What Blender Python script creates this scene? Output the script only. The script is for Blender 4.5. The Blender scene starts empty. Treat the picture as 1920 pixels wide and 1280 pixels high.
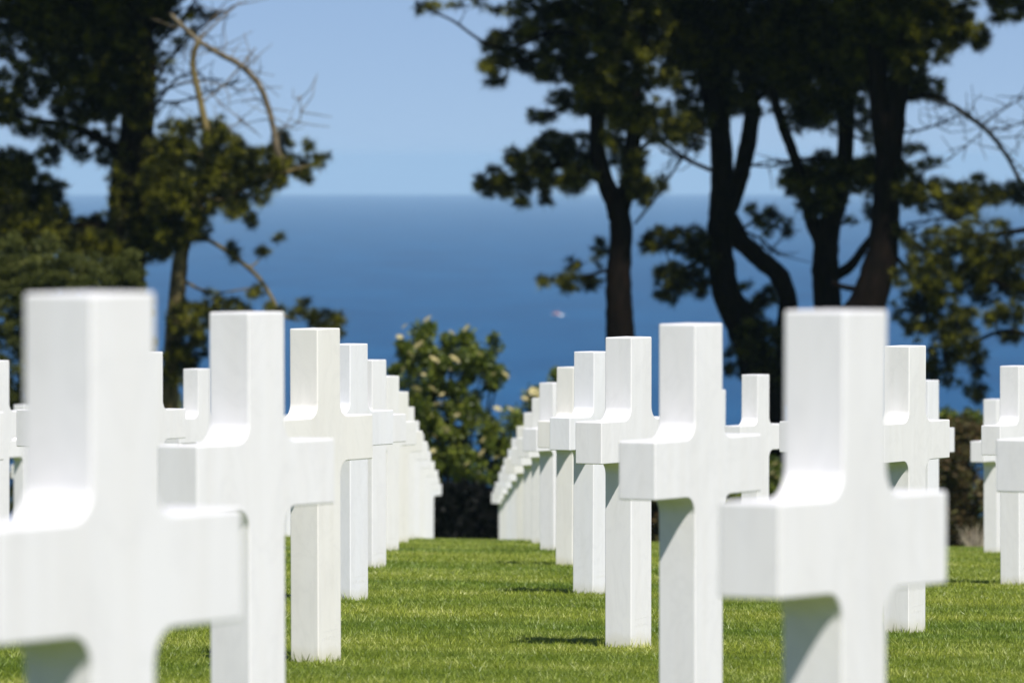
import bpy, bmesh, math, random
import numpy as np
from mathutils import Vector, Matrix
R = math.radians
rnd = random.Random(11)
rng = np.random.default_rng(5)
S = bpy.context.scene
C = S.collection
F = 14150.0            # focal length in units of 1/1920 picture width
H = 1.07               # height of a cross above ground
VX, EY = 871.0, 299.0  # where the rows converge / eye level
def W(px, py, d): return Vector(((px-VX)*d/F, d, -(py-EY)*d/F))

# ------------------------------------------------------------------ helpers
def link(o, parent=None):
    C.objects.link(o)
    if parent is not None: o.parent = parent
    return o
def mesh_obj(name, verts, faces, mat, parent=None, smooth=False):
    me = bpy.data.meshes.new(name)
    me.from_pydata([tuple(v) for v in verts], [], faces)
    if mat: me.materials.append(mat)
    if smooth: me.polygons.foreach_set('use_smooth', [True]*len(me.polygons))
    me.update()
    return link(bpy.data.objects.new(name, me), parent)
def np_obj(name, V, nper, mats, parent=None, midx=None, smooth=False):
    """V: (n*nper,3) vertices; every nper consecutive vertices are one face"""
    n = len(V)//nper
    me = bpy.data.meshes.new(name)
    me.vertices.add(len(V)); me.vertices.foreach_set('co', V.astype(np.float32).ravel())
    me.loops.add(len(V)); me.loops.foreach_set('vertex_index', np.arange(len(V), dtype=np.int32))
    me.polygons.add(n); me.polygons.foreach_set('loop_start', np.arange(0, len(V), nper, dtype=np.int32))
    for m in mats: me.materials.append(m)
    if midx is not None: me.polygons.foreach_set('material_index', midx.astype(np.int32))
    me.update(calc_edges=True)
    return link(bpy.data.objects.new(name, me), parent)
def tag(o, label=None, cat=None, group=None, kind=None):
    if label: o['label'] = label
    if cat: o['category'] = cat
    if group: o['group'] = group
    if kind: o['kind'] = kind
    return o
def empty(name, loc):
    o = bpy.data.objects.new(name, None); o.empty_display_size = .2; o.location = loc
    return link(o)

# ------------------------------------------------------------------ materials
def mat(name):
    m = bpy.data.materials.new(name); m.use_nodes = True
    nt = m.node_tree; b = nt.nodes['Principled BSDF']
    return m, nt, b
def N(nt, t, **k):
    n = nt.nodes.new(t)
    for a, v in k.items():
        if a in n.inputs: n.inputs[a].default_value = v
        else: setattr(n, a, v)
    return n
def ramp(nt, fac, stops):
    r = nt.nodes.new('ShaderNodeValToRGB')
    e = r.color_ramp.elements
    while len(e) < len(stops): e.new(.5)
    for x, (p, c) in zip(e, stops): x.position = p; x.color = (*c, 1)
    nt.links.new(fac, r.inputs[0]); return r.outputs[0]
def mix(nt, fac, a, b, mode='MIX'):
    n = nt.nodes.new('ShaderNodeMix'); n.data_type = 'RGBA'; n.blend_type = mode
    for s, v in ((n.inputs[0], fac), (n.inputs[6], a), (n.inputs[7], b)):
        if hasattr(v, 'is_linked') or hasattr(v, 'links'): nt.links.new(v, s)
        else: s.default_value = v if not isinstance(v, tuple) else (*v, 1)
    return n.outputs[2]
def math_(nt, op, a, b=None):
    n = nt.nodes.new('ShaderNodeMath'); n.operation = op
    for i, v in enumerate((a, b)):
        if v is None: continue
        if isinstance(v, (int, float)): n.inputs[i].default_value = v
        else: nt.links.new(v, n.inputs[i])
    return n.outputs[0]

def make_marble():
    m, nt, b = mat('marble')
    L = nt.links
    tc = nt.nodes.new('ShaderNodeTexCoord'); oi = nt.nodes.new('ShaderNodeObjectInfo')
    off = N(nt, 'ShaderNodeVectorMath', operation='SCALE'); off.inputs[0].default_value = (37, 11, 23)
    L.new(oi.outputs['Random'], off.inputs['Scale'])
    ad = N(nt, 'ShaderNodeVectorMath', operation='ADD'); L.new(tc.outputs['Object'], ad.inputs[0]); L.new(off.outputs[0], ad.inputs[1])
    mp = N(nt, 'ShaderNodeMapping'); mp.inputs['Rotation'].default_value = (.3, .25, .5); mp.inputs['Scale'].default_value = (1, 1, .45); L.new(ad.outputs[0], mp.inputs[0])
    n1 = N(nt, 'ShaderNodeTexNoise', Scale=3.0, Detail=6.0, Roughness=.6, Distortion=.8); L.new(mp.outputs[0], n1.inputs['Vector'])
    n2 = N(nt, 'ShaderNodeTexNoise', Scale=7.0, Detail=8.0, Roughness=.62, Distortion=1.6); L.new(mp.outputs[0], n2.inputs['Vector'])
    vein = math_(nt, 'ABSOLUTE', math_(nt, 'SUBTRACT', n2.outputs['Fac'], .5))
    veinc = ramp(nt, vein, [(0, (.66, .67, .69)), (.014, (.88, .88, .88)), (.06, (1, 1, 1))])
    base = oi.outputs['Color']
    cloud = ramp(nt, n1.outputs['Fac'], [(.3, (.955, .955, .955)), (.6, (1, 1, 1))])
    c = mix(nt, 1.0, base, cloud, 'MULTIPLY')
    c = mix(nt, .16, c, mix(nt, 1.0, c, veinc, 'MULTIPLY'))
    # weathering streaks of its own, long in z
    mp2 = N(nt, 'ShaderNodeMapping'); mp2.inputs['Scale'].default_value = (26, 26, 1.4); L.new(ad.outputs[0], mp2.inputs[0])
    n3 = N(nt, 'ShaderNodeTexNoise', Scale=1.0, Detail=3.0); L.new(mp2.outputs[0], n3.inputs['Vector'])
    c = mix(nt, 1.0, c, ramp(nt, n3.outputs['Fac'], [(.36, (.975, .97, .96)), (.6, (1, 1, 1))]), 'MULTIPLY')
    # soil splash on the lowest centimetres
    sx = nt.nodes.new('ShaderNodeSeparateXYZ'); L.new(tc.outputs['Object'], sx.inputs[0])
    lo = ramp(nt, math_(nt, 'ADD', sx.outputs['Z'], math_(nt, 'MULTIPLY', n2.outputs['Fac'], .06)), [(.03, (.80, .78, .66)), (.085, (1, 1, 1))])
    c = mix(nt, 1.0, c, lo, 'MULTIPLY')
    L.new(c, b.inputs['Base Color'])
    b.inputs['Roughness'].default_value = .48
    b.inputs['Specular IOR Level'].default_value = .35
    bp = N(nt, 'ShaderNodeBump', Strength=.05, Distance=.003)
    n4 = N(nt, 'ShaderNodeTexNoise', Scale=140.0, Detail=3.0); L.new(tc.outputs['Object'], n4.inputs['Vector'])
    L.new(n4.outputs['Fac'], bp.inputs['Height']); L.new(bp.outputs[0], b.inputs['Normal'])
    return m
def make_leaf(name, cols, rough=.55, transl=.25, spec=.3, spread=.9):
    """leaf/needle cards: colour varies from leaf to leaf and clump to clump"""
    m, nt, b = mat(name); L = nt.links
    g = nt.nodes.new('ShaderNodeNewGeometry'); tc = nt.nodes.new('ShaderNodeTexCoord')
    n = N(nt, 'ShaderNodeTexNoise', Scale=2.8, Detail=2.0); L.new(tc.outputs['Object'], n.inputs['Vector'])
    f = math_(nt, 'ADD', math_(nt, 'MULTIPLY', g.outputs['Random Per Island'], .55), math_(nt, 'MULTIPLY', math_(nt, 'SUBTRACT', n.outputs['Fac'], .5), spread))
    f = math_(nt, 'ADD', f, .225)
    c = ramp(nt, f, [(.12+.76*i/(len(cols)-1), col) for i, col in enumerate(cols)])
    L.new(c, b.inputs['Base Color']); b.inputs['Roughness'].default_value = rough
    b.inputs['Specular IOR Level'].default_value = spec
    if transl:
        t = nt.nodes.new('ShaderNodeBsdfTranslucent'); L.new(c, t.inputs['Color'])
        ms = nt.nodes.new('ShaderNodeMixShader'); ms.inputs[0].default_value = transl
        L.new(b.outputs[0], ms.inputs[1]); L.new(t.outputs[0], ms.inputs[2])
        L.new(ms.outputs[0], nt.nodes['Material Output'].inputs[0])
    return m
def make_bark(name, c0, c1, sc=9):
    m, nt, b = mat(name); L = nt.links
    tc = nt.nodes.new('ShaderNodeTexCoord')
    mp = N(nt, 'ShaderNodeMapping'); mp.inputs['Scale'].default_value = (1, 1, .3); L.new(tc.outputs['Object'], mp.inputs[0])
    n = N(nt, 'ShaderNodeTexNoise', Scale=float(sc), Detail=6.0, Roughness=.65); L.new(mp.outputs[0], n.inputs['Vector'])
    L.new(ramp(nt, n.outputs['Fac'], [(.35, c0), (.68, c1)]), b.inputs['Base Color'])
    b.inputs['Roughness'].default_value = .9; b.inputs['Specular IOR Level'].default_value = .05
    bp = N(nt, 'ShaderNodeBump', Strength=.7, Distance=.05); L.new(n.outputs['Fac'], bp.inputs['Height']); L.new(bp.outputs[0], b.inputs['Normal'])
    return m
M_marble = make_marble()
M_needle = make_leaf('pine_needles', [(.003, .005, .001), (.010, .014, .002), (.036, .042, .004), (.19, .185, .014)], .5, .10, .12, 2.0)  # near-black and bright clumps put shade and sunlight into the needle colour
M_juniper = make_leaf('grey_green_needles', [(.030, .038, .008), (.075, .088, .018), (.15, .155, .035)], .6, .2, .2)
M_leaf = make_leaf('shrub_leaves', [(.014, .024, .004), (.050, .080, .008), (.14, .175, .018), (.27, .29, .045)], .45, .3, .35)
M_brownleaf = make_leaf('brown_shrub_leaves', [(.020, .022, .008), (.050, .048, .014), (.105, .062, .028), (.10, .10, .03)], .6, .2, .2)
M_shadeleaf = make_leaf('shade_dark_leaves', [(.0015, .002, .002), (.004, .005, .004), (.007, .006, .006)], .6, .05, .12)  # near-black leaf colour stands for the shade beneath the flowering shrub
M_flower = make_leaf('cream_flowers', [(.50, .43, .18), (.70, .61, .32), (.80, .72, .48)], .7, .3, .1)
M_bark = make_bark('dark_pine_bark', (.003, .0025, .002), (.011, .007, .005))
M_palebark = make_bark('ochre_pine_bark', (.05, .038, .02), (.24, .19, .08), 7)
M_deadwood = make_bark('bleached_dead_wood', (.08, .066, .045), (.22, .18, .12), 12)
M_straw = make_leaf('dry_stems', [(.35, .30, .22), (.55, .47, .38)], .8, .1, .1)
M_blade = make_leaf('grass_blades', [(.068, .112, .007), (.158, .218, .013), (.28, .34, .028), (.55, .58, .19)], .42, .30, .5)
# mowing bands and dry patches in the lawn's own colour
nt = M_blade.node_tree
def lawn_tint(nt, colsock, tgt_sockets):
    L = nt.links
    g = nt.nodes.new('ShaderNodeNewGeometry')
    mp = N(nt, 'ShaderNodeMapping'); mp.inputs['Scale'].default_value = (.22, .42, 0); L.new(g.outputs['Position'], mp.inputs[0])
    n = N(nt, 'ShaderNodeTexNoise', Scale=1.0, Detail=4.0, Roughness=.6); L.new(mp.outputs[0], n.inputs['Vector'])
    t = ramp(nt, n.outputs['Fac'], [(.36, (.62, .76, .60)), (.48, (1, 1, 1)), (.64, (1.26, 1.18, 1.4))])
    c = mix(nt, 1.0, colsock, t, 'MULTIPLY')
    mp3 = N(nt, 'ShaderNodeMapping'); mp3.inputs['Scale'].default_value = (.03, .62, 0); mp3.inputs['Rotation'].default_value = (0, 0, .05); L.new(g.outputs['Position'], mp3.inputs[0])
    n3 = N(nt, 'ShaderNodeTexNoise', Scale=1.0, Detail=2.0, Roughness=.5); L.new(mp3.outputs[0], n3.inputs['Vector'])
    c = mix(nt, 1.0, c, ramp(nt, n3.outputs['Fac'], [(.36, (.82, .88, .80)), (.5, (1, 1, 1)), (.62, (1.12, 1.08, 1.12))]), 'MULTIPLY')
    for s in tgt_sockets: L.new(c, s)
_b = nt.nodes['Principled BSDF']; _c = _b.inputs['Base Color'].links[0].from_socket
_t = [x for x in nt.nodes if x.type == 'BSDF_TRANSLUCENT'][0]
lawn_tint(nt, _c, [_b.inputs['Base Color'], _t.inputs['Color']])

def make_soil():
    m, nt, b = mat('turf'); L = nt.links
    g = nt.nodes.new('ShaderNodeNewGeometry')
    n = N(nt, 'ShaderNodeTexNoise', Scale=24.0, Detail=6.0, Roughness=.75); L.new(g.outputs['Position'], n.inputs['Vector'])
    c = ramp(nt, n.outputs['Fac'], [(.3, (.05, .08, .006)), (.5, (.13, .175, .016)), (.7, (.23, .26, .04))])
    lawn_tint(nt, c, [b.inputs['Base Color']]); b.inputs['Roughness'].default_value = .95; b.inputs['Specular IOR Level'].default_value = .1
    bp = N(nt, 'ShaderNodeBump', Strength=1.0, Distance=.03); L.new(n.outputs['Fac'], bp.inputs['Height']); L.new(bp.outputs[0], b.inputs['Normal'])
    return m
def make_rough():
    m, nt, b = mat('rough_slope'); L = nt.links
    g = nt.nodes.new('ShaderNodeNewGeometry')
    n = N(nt, 'ShaderNodeTexNoise', Scale=.5, Detail=8.0, Roughness=.7); L.new(g.outputs['Position'], n.inputs['Vector'])
    c = ramp(nt, n.outputs['Fac'], [(.3, (.02, .03, .008)), (.55, (.05, .065, .02)), (.75, (.12, .11, .05))])
    L.new(c, b.inputs['Base Color']); b.inputs['Roughness'].default_value = .95
    return m
def make_sea():
    m, nt, b = mat('sea_water'); L = nt.links
    g = nt.nodes.new('ShaderNodeNewGeometry')
    mp = N(nt, 'ShaderNodeMapping'); mp.inputs['Scale'].default_value = (.016, .0034, 0); L.new(g.outputs['Position'], mp.inputs[0])
    n = N(nt, 'ShaderNodeTexNoise', Scale=1.0, Detail=7.0, Roughness=.62); L.new(mp.outputs[0], n.inputs['Vector'])
    c = ramp(nt, n.outputs['Fac'], [(.3, SEA0), (.7, SEA1)])
    L.new(c, b.inputs['Base Color']); b.inputs['Roughness'].default_value = .55
    b.inputs['Specular IOR Level'].default_value = .12; b.inputs['IOR'].default_value = 1.33
    mp2 = N(nt, 'ShaderNodeMapping'); mp2.inputs['Scale'].default_value = (.05, .02, 0); L.new(g.outputs['Position'], mp2.inputs[0])
    n2 = N(nt, 'ShaderNodeTexNoise', Scale=1.0, Detail=5.0); L.new(mp2.outputs[0], n2.inputs['Vector'])
    bp = N(nt, 'ShaderNodeBump', Strength=.4, Distance=1.0); L.new(n2.outputs['Fac'], bp.inputs['Height']); L.new(bp.outputs[0], b.inputs['Normal'])
    return m
SEA0, SEA1 = (.0005, .042, .125), (.004, .074, .190)

# ------------------------------------------------------------------ terrain
_D = np.array([0, .0006, .00075, .0011, .00123, .00159, .00172, .00209, .0022, .0025, .0026, .003, .0035, .004, .00446, .0063, .0072, .0085])
_G = np.array([.97, 1.12, 1.152, 1.247, 1.285, 1.404, 1.45, 1.59, 1.636, 1.78, 1.825, 2.01, 2.289, 2.602, 2.897, 4.152, 4.766, 5.66])
_P = np.polyfit(_D*1000, _G, 5)
def ground(x, y):
    """height of the lawn and the slope beyond; x, y may be arrays"""
    x = np.asarray(x, float); y = np.asarray(y, float)
    Dy = np.clip(y, 0, 128.)/(F*H)*1000
    g = np.polyval(_P, Dy) + .066*Dy
    z = -g*H - .016*np.clip(x, -30, 30)
    e = np.clip(y-128, 0, None)
    z = z - .10*e - .0011*np.minimum(e, 200)**2*np.minimum(1, e/40) * .6
    return np.maximum(z, -73.0 - e*0.001)
def gz(x, y): return float(ground(x, y))

def grid_mesh(name, xs, ys, m, hf, parent=None):
    X, Y = np.meshgrid(xs, ys); Z = hf(X, Y)
    V = np.stack([X, Y, Z], -1).reshape(-1, 3)
    nx, ny = len(xs), len(ys)
    f = [(j*nx+i, j*nx+i+1, (j+1)*nx+i+1, (j+1)*nx+i) for j in range(ny-1) for i in range(nx-1)]
    return mesh_obj(name, V, f, m, parent, smooth=True)
ys = np.concatenate([np.linspace(-12, 8, 8), np.arange(10, 128.1, 1.0)])
xs = np.concatenate([[-60, -40, -30], np.arange(-24, 24.1, 1.5), [30, 40, 60]])
lawn = grid_mesh('lawn', xs, ys, make_soil(), ground); tag(lawn, kind='structure')
ys2 = np.concatenate([np.arange(128, 250, 3.0), np.arange(250, 700, 30.0)])
xs2 = np.concatenate([[-400, -200, -100, -60], np.arange(-40, 40.1, 4), [60, 100, 200, 400]])
slope = grid_mesh('slope', xs2, ys2, make_rough(), lambda x, y: ground(x, y)-.004); tag(slope, kind='structure')
# sea: a cap of the globe, 69 m below the eye
RE = 6.371e6
rr = np.concatenate([[0], np.geomspace(150, 32000, 60)])
aa = np.linspace(0, 2*math.pi, 97)[:-1]
V = [(0, 0, -69.)]; Fc = []
for r in rr[1:]:
    for a in aa: V.append((r*math.cos(a), r*math.sin(a), -69. - r*r/(2*RE)))
na = len(aa)
for i in range(na): Fc.append((0, 1+i, 1+(i+1) % na))
for k in range(len(rr)-2):
    for i in range(na):
        a = 1+k*na+i; b_ = 1+k*na+(i+1) % na
        Fc.append((a, a+na, b_+na, b_))
sea = mesh_obj('sea', V, Fc, make_sea(), smooth=True); tag(sea, kind='structure')

# ------------------------------------------------------------------ crosses
ALPHA = R(60)
P_DIR = Vector((math.cos(ALPHA), math.sin(ALPHA), 0))
AW, PW, TH = .524*H, .136*H, .097*H    # arm span, bar width, thickness
Z0, Z1 = .600*H, .735*H                # underside and top of the arms
def cross_mesh():
    r = .045; n = 7; w = PW/2; a = AW/2; base = -.18
    def arc(cx, cy, a0, a1):
        return [(cx + r*math.cos(R(a0+(a1-a0)*i/n)), cy + r*math.sin(R(a0+(a1-a0)*i/n))) for i in range(n+1)]
    pts = [(w, base)]
    pts += arc(w+r, Z0-r, 180, 90)
    pts += [(a, Z0), (a, Z1)]
    pts += arc(w+r, Z1+r, 270, 180)
    pts += [(w, H)]
    pts = pts + [(-x, z) for x, z in reversed(pts)]
    bm = bmesh.new()
    vs = [bm.verts.new((x, -TH/2, z)) for x, z in pts]
    f = bm.faces.new(vs)
    ex = bmesh.ops.extrude_face_region(bm, geom=[f])
    for v in [e for e in ex['geom'] if isinstance(e, bmesh.types.BMVert)]: v.co.y += TH
    bm.normal_update()
    bmesh.ops.recalc_face_normals(bm, faces=bm.faces)
    ed = [e for e in bm.edges if len(e.link_faces) == 2 and e.calc_face_angle() > R(40)]
    bmesh.ops.bevel(bm, geom=ed, offset=.0045, segments=3, profile=.5, affect='EDGES')
    bmesh.ops.triangulate(bm, faces=[f for f in bm.faces if len(f.verts) > 4])
    me = bpy.data.meshes.new('marble_cross'); bm.to_mesh(me); bm.free()
    me.polygons.foreach_set('use_smooth', [True]*len(me.polygons))
    me.set_sharp_from_angle(angle=R(24))
    me.materials.append(M_marble)
    tmp = link(bpy.data.objects.new('marble_cross', me))
    wn = tmp.modifiers.new('wn', 'WEIGHTED_NORMAL'); wn.keep_sharp = True; wn.weight = 100
    dg = bpy.context.evaluated_depsgraph_get()
    out = bpy.data.meshes.new_from_object(tmp.evaluated_get(dg), preserve_all_data_layers=True, depsgraph=dg)
    bpy.data.objects.remove(tmp); out.name = 'marble_cross'
    return out
CM = cross_mesh()
# faint shallow engraving low on the broad face (too faint to read in the photograph): a ruled line and short strokes
def engraving_mesh():
    V = []; Fc = []
    y = -TH/2 - .0002
    def stroke(x0, z0, x1, z1, t=.0011):
        dx, dz = x1-x0, z1-z0; l = math.hypot(dx, dz) or 1; nx, nz = -dz/l*t, dx/l*t
        k = len(V)
        for yy in (y, y+.0018):
            V.extend([(x0-nx, yy, z0-nz), (x1-nx, yy, z1-nz), (x1+nx, yy, z1+nz), (x0+nx, yy, z0+nz)])
        Fc.extend([(k, k+1, k+2, k+3), (k, k+4, k+5, k+1), (k+1, k+5, k+6, k+2), (k+2, k+6, k+7, k+3), (k+3, k+7, k+4, k)])
    stroke(-.046, .098, .050, .104, .0005)
    r = random.Random(4)
    for i in range(9):
        x = -.045+.011*i; z = .078+r.uniform(-.002, .002)
        for j in range(2):
            stroke(x+r.uniform(-.003, .003), z-r.uniform(.002, .008), x+r.uniform(-.003, .004), z+r.uniform(.002, .010), .0008)
    me = bpy.data.meshes.new('engraving'); me.from_pydata(V, [], Fc); return me
EM = engraving_mesh()
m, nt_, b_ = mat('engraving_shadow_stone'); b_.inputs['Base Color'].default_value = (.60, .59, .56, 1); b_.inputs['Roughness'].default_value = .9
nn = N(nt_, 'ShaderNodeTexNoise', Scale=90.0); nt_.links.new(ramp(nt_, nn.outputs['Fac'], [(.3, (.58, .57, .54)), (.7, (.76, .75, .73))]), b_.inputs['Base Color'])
EM.materials.append(m)

ORD = ['first', 'second', 'third', 'fourth', 'fifth', 'sixth', 'seventh', 'eighth', 'ninth', 'tenth', 'eleventh', 'twelfth', 'thirteenth', 'fourteenth', 'fifteenth', 'sixteenth']
ROW = {0: 'the row right of the aisle', -1: 'the row left of the aisle',
       1: 'the second row right of the aisle', 2: 'the third row right of the aisle', 3: 'the fourth row right of the aisle', 4: 'the fifth row right of the aisle',
       -2: 'the second row left of the aisle', -3: 'the third row left of the aisle', -4: 'the fourth row left of the aisle', -5: 'the fifth row left of the aisle'}
SPECIAL = {(-1, 0): 'largest white marble cross, blurred and nearest, filling the left foreground',
           (0, 0): 'blurred white marble cross in the right foreground, nearest of the row right of the aisle',
           (-1, 1): 'tall white marble cross just behind the big blurred left one',
           (0, 1): 'white marble cross with long diagonal arm shadow, just behind the blurred right foreground one',
           (0, 2): 'sharp white marble cross casting short dark shadow on grass, right edge of the aisle',
           (-1, 2): 'sharp cream tinted cross with faint engraved line at its foot, left of the aisle'}
FEET = []
FIT = {(-1, -2): (-.00001, .000), (-1, -1): (-.00003, .010), (-1, 0): (0, .001)}   # slight irregularities of the real rows
NEUT, COOL, WARM, CREAM = (.815, .802, .805), (.805, .803, .822), (.815, .80, .78), (.82, .797, .752)
TINT = {(-1, 0): NEUT, (0, 0): NEUT, (-1, 1): NEUT, (0, 1): NEUT, (-1, 2): CREAM, (0, 2): NEUT, (-1, 3): COOL, (0, 3): COOL, (0, 4): CREAM, (-1, 4): NEUT, (-1, 5): WARM, (-1, 6): CREAM, (-1, 7): WARM}
D0 = {-5: .00107, -4: .00124, -3: .00132, -2: .00147, -1: .00160, 0: .00172, 1: .00186, 2: .00195, 3: .00201, 4: .00224}
LAT = {-5: -4.41, -4: -3.41, -3: -2.437, -2: -1.455, -1: -.448, 0: .527, 1: 1.54, 2: 2.515, 3: 3.44, 4: 4.44}
def D_of(k, n): return D0[k] + .00048*n
for k in sorted(ROW, key=lambda q: abs(q+.4)):
    ns = []
    for n in range(-3, 13):
        dD, dl = FIT.get((k, n), (0, 0)); D = D_of(k, n)+dD; lat = (LAT[k]+dl)*H; y = F*H*D; px = VX + F*lat/y
        if D < .00055: continue
        reach = .19*F*H/y
        if px+reach < -120 or px-reach > 2040: continue
        if k == 0 and D > .0072: continue
        if k < 0 and D > .0065: continue
        if k >= 1 and D > (.0038 if k == 3 else .0041): continue
        ns.append((n, D, lat, y))
    for i, (n, D, lat, y) in enumerate(ns):
        ob = bpy.data.objects.new('marble_cross', CM)
        yj = y
        ob.location = (lat+rnd.uniform(-.006, .006), yj, gz(lat, y))
        ob.rotation_euler = (R(rnd.uniform(-.35, .35)), R(rnd.uniform(-.35, .35)), ALPHA+R(rnd.uniform(-1.3, 1.3)))
        link(ob); FEET.append((lat, y))
        tint = TINT.get((k, i)) or rnd.choice([NEUT, NEUT, NEUT, COOL, WARM, WARM, CREAM])
        ob.color = (*tint, 1)
        lab = SPECIAL.get((k, i)) or f'white marble cross, {ORD[i]} from the front in {ROW[k]}'
        if i == len(ns)-1 and k in (0, -1): lab = f'farthest small white marble cross at the end of {ROW[k]}'
        tag(ob, lab, 'cross', 'marble crosses standing in rows on the lawn')
        if n <= 3:
            e = bpy.data.objects.new('engraving', EM); link(e, ob)

# ------------------------------------------------------------------ grass
def grass():
    n = 1500000
    Y = 16.5 + (72-16.5)*rng.random(n)
    px = -160 + 2240*rng.random(n)
    X = (px-VX)*Y/F
    # tufts: pull blades a little toward clump centres
    cell = .075
    cx = (np.floor(X/cell)+.5)*cell; cy = (np.floor(Y/cell)+.5)*cell
    hsh = np.modf(np.abs(np.sin(cx*127.1/cell*.37+cy*311.7/cell*.29)*43758.54))[0]
    X = X + (cx-X)*.30*hsh; Y = Y + (cy-Y)*.30*hsh
    Z = ground(X, Y)
    h = (.006+.013*rng.random(n)**1.5)*(.5+1.0*hsh)
    tall = rng.random(n) > .9965; h[tall] *= 1.9
    a = rng.random(n)*2*np.pi; lean = .2+1.5*rng.random(n)
    w = .0009+.0011*rng.random(n); w *= np.clip(Y/30, .85, 2.0); 
    wa = rng.random(n)*2*np.pi
    dx, dy = np.cos(wa)*w, np.sin(wa)*w
    # longer uncut blades against the foot of every cross
    fx = []; fy = []; ff = []
    for (lx, ly) in FEET:
        for _ in range(150):
            t = rnd.random(); a1, b1 = (rnd.choice((-1, 1)), rnd.uniform(-1, 1))
            if rnd.random() < .5: u, v = a1*(PW/2+.006+.02*t*t), b1*(TH/2+.01)
            else: u, v = b1*(PW/2+.01), a1*(TH/2+.006+.02*t*t)
            fx.append(lx+u*math.cos(ALPHA)-v*math.sin(ALPHA)); fy.append(ly+u*math.sin(ALPHA)+v*math.cos(ALPHA)); ff.append(.012+.030*rnd.random()**2.5)
    m_ = len(fx); X[:m_] = fx; Y[:m_] = fy; h[:m_] = ff; Z[:m_] = ground(X[:m_], Y[:m_]); lean[:m_] *= .4
    V = np.empty((n, 3, 3))
    V[:, 0] = np.stack([X-dx, Y-dy, Z-.004], 1)
    V[:, 1] = np.stack([X+dx, Y+dy, Z-.004], 1)
    V[:, 2] = np.stack([X+np.cos(a)*lean*h, Y+np.sin(a)*lean*h, Z+h], 1)
    return np_obj('grass', V.reshape(-1, 3), 3, [M_blade])
tag(grass(), kind='stuff')

# ------------------------------------------------------------------ trees
def tube(V, Fc, pts, radii, seg=9, wob=0.0, r=rnd):
    """tapered tube through pts"""
    k0 = len(V); n = len(pts)
    for i, p in enumerate(pts):
        t = (pts[min(i+1, n-1)] - pts[max(i-1, 0)]).normalized()
        u = t.cross(Vector((0, 1, .1)));  u.normalize(); v = t.cross(u)
        for s in range(seg):
            a = 2*math.pi*s/seg; q = radii[i]*(1+wob*r.uniform(-1, 1))
            V.append(p + u*math.cos(a)*q + v*math.sin(a)*q)
    for i in range(n-1):
        for s in range(seg):
            a = k0+i*seg+s; b = k0+i*seg+(s+1) % seg
            Fc.append((a, b, b+seg, a+seg))
    Fc.append(tuple(k0+(n-1)*seg+s for s in range(seg)))
def smooth_path(P, Rr, sub=4):
    out = []; rad = []
    n = len(P)
    for i in range(n-1):
        p0, p1, p2, p3 = P[max(i-1, 0)], P[i], P[i+1], P[min(i+2, n-1)]
        for j in range(sub):
            t = j/sub
            out.append(.5*((2*p1)+(p2-p0)*t+(2*p0-5*p1+4*p2-p3)*t*t+(3*p1-p0-3*p2+p3)*t**3))
            rad.append(Rr[i]+(Rr[i+1]-Rr[i])*t)
    out.append(P[-1]); rad.append(Rr[-1]); return out, rad
def pxpath(pts, d, jit=.0):
    """pts: (px, py, width_px[, depth offset m])"""
    P = []; Rr = []
    for q in pts:
        dd = d + (q[3] if len(q) > 3 else 0)
        P.append(W(q[0], q[1], dd)); Rr.append(q[2]*.47*d/F)
    return P, Rr
def needle_cloud(centres, radii, per, length, width, up=.25):
    """spiky puffs: blades radiating from each centre"""
    n = len(centres)*per
    c = np.repeat(np.array(centres), per, 0); r = np.repeat(np.array(radii), per)[:, None]
    d = rng.normal(size=(n, 3)); d[:, 2] += up; d /= np.linalg.norm(d, axis=1)[:, None]
    s = rng.random((n, 1))**.6
    base = c + d*r*s*.75*np.array([1, 1, .8])
    l = length*(.6+.8*rng.random((n, 1)))
    e = d + rng.normal(size=(n, 3))*.45; e /= np.linalg.norm(e, axis=1)[:, None]
    tip = base + e*l
    sd = np.cross(e, rng.normal(size=(n, 3))); sd /= np.linalg.norm(sd, axis=1)[:, None]
    V = np.empty((n, 3, 3)); V[:, 0] = base-sd*width; V[:, 1] = base+sd*width; V[:, 2] = tip
    return V.reshape(-1, 3)
def leaf_cloud(centres, radii, per, size):
    n = len(centres)*per
    c = np.repeat(np.array(centres), per, 0); r = np.repeat(np.array(radii), per)[:, None]
    d = rng.normal(size=(n, 3)); d /= np.linalg.norm(d, axis=1)[:, None]
    p = c + d*r*rng.random((n, 1))**.45
    a = rng.normal(size=(n, 3)); a[:, 2] += .2; a += d*.6; a /= np.linalg.norm(a, axis=1)[:, None]
    b = np.cross(a, rng.normal(size=(n, 3))); b /= np.linalg.norm(b, axis=1)[:, None]
    s = size*(.6+.8*rng.random((n, 1)))
    V = np.empty((n, 4, 3)); V[:, 0] = p; V[:, 1] = p+a*s*.55+b*s*.3; V[:, 2] = p+a*s*1.15; V[:, 3] = p+a*s*.55-b*s*.3
    return V.reshape(-1, 3)

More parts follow.
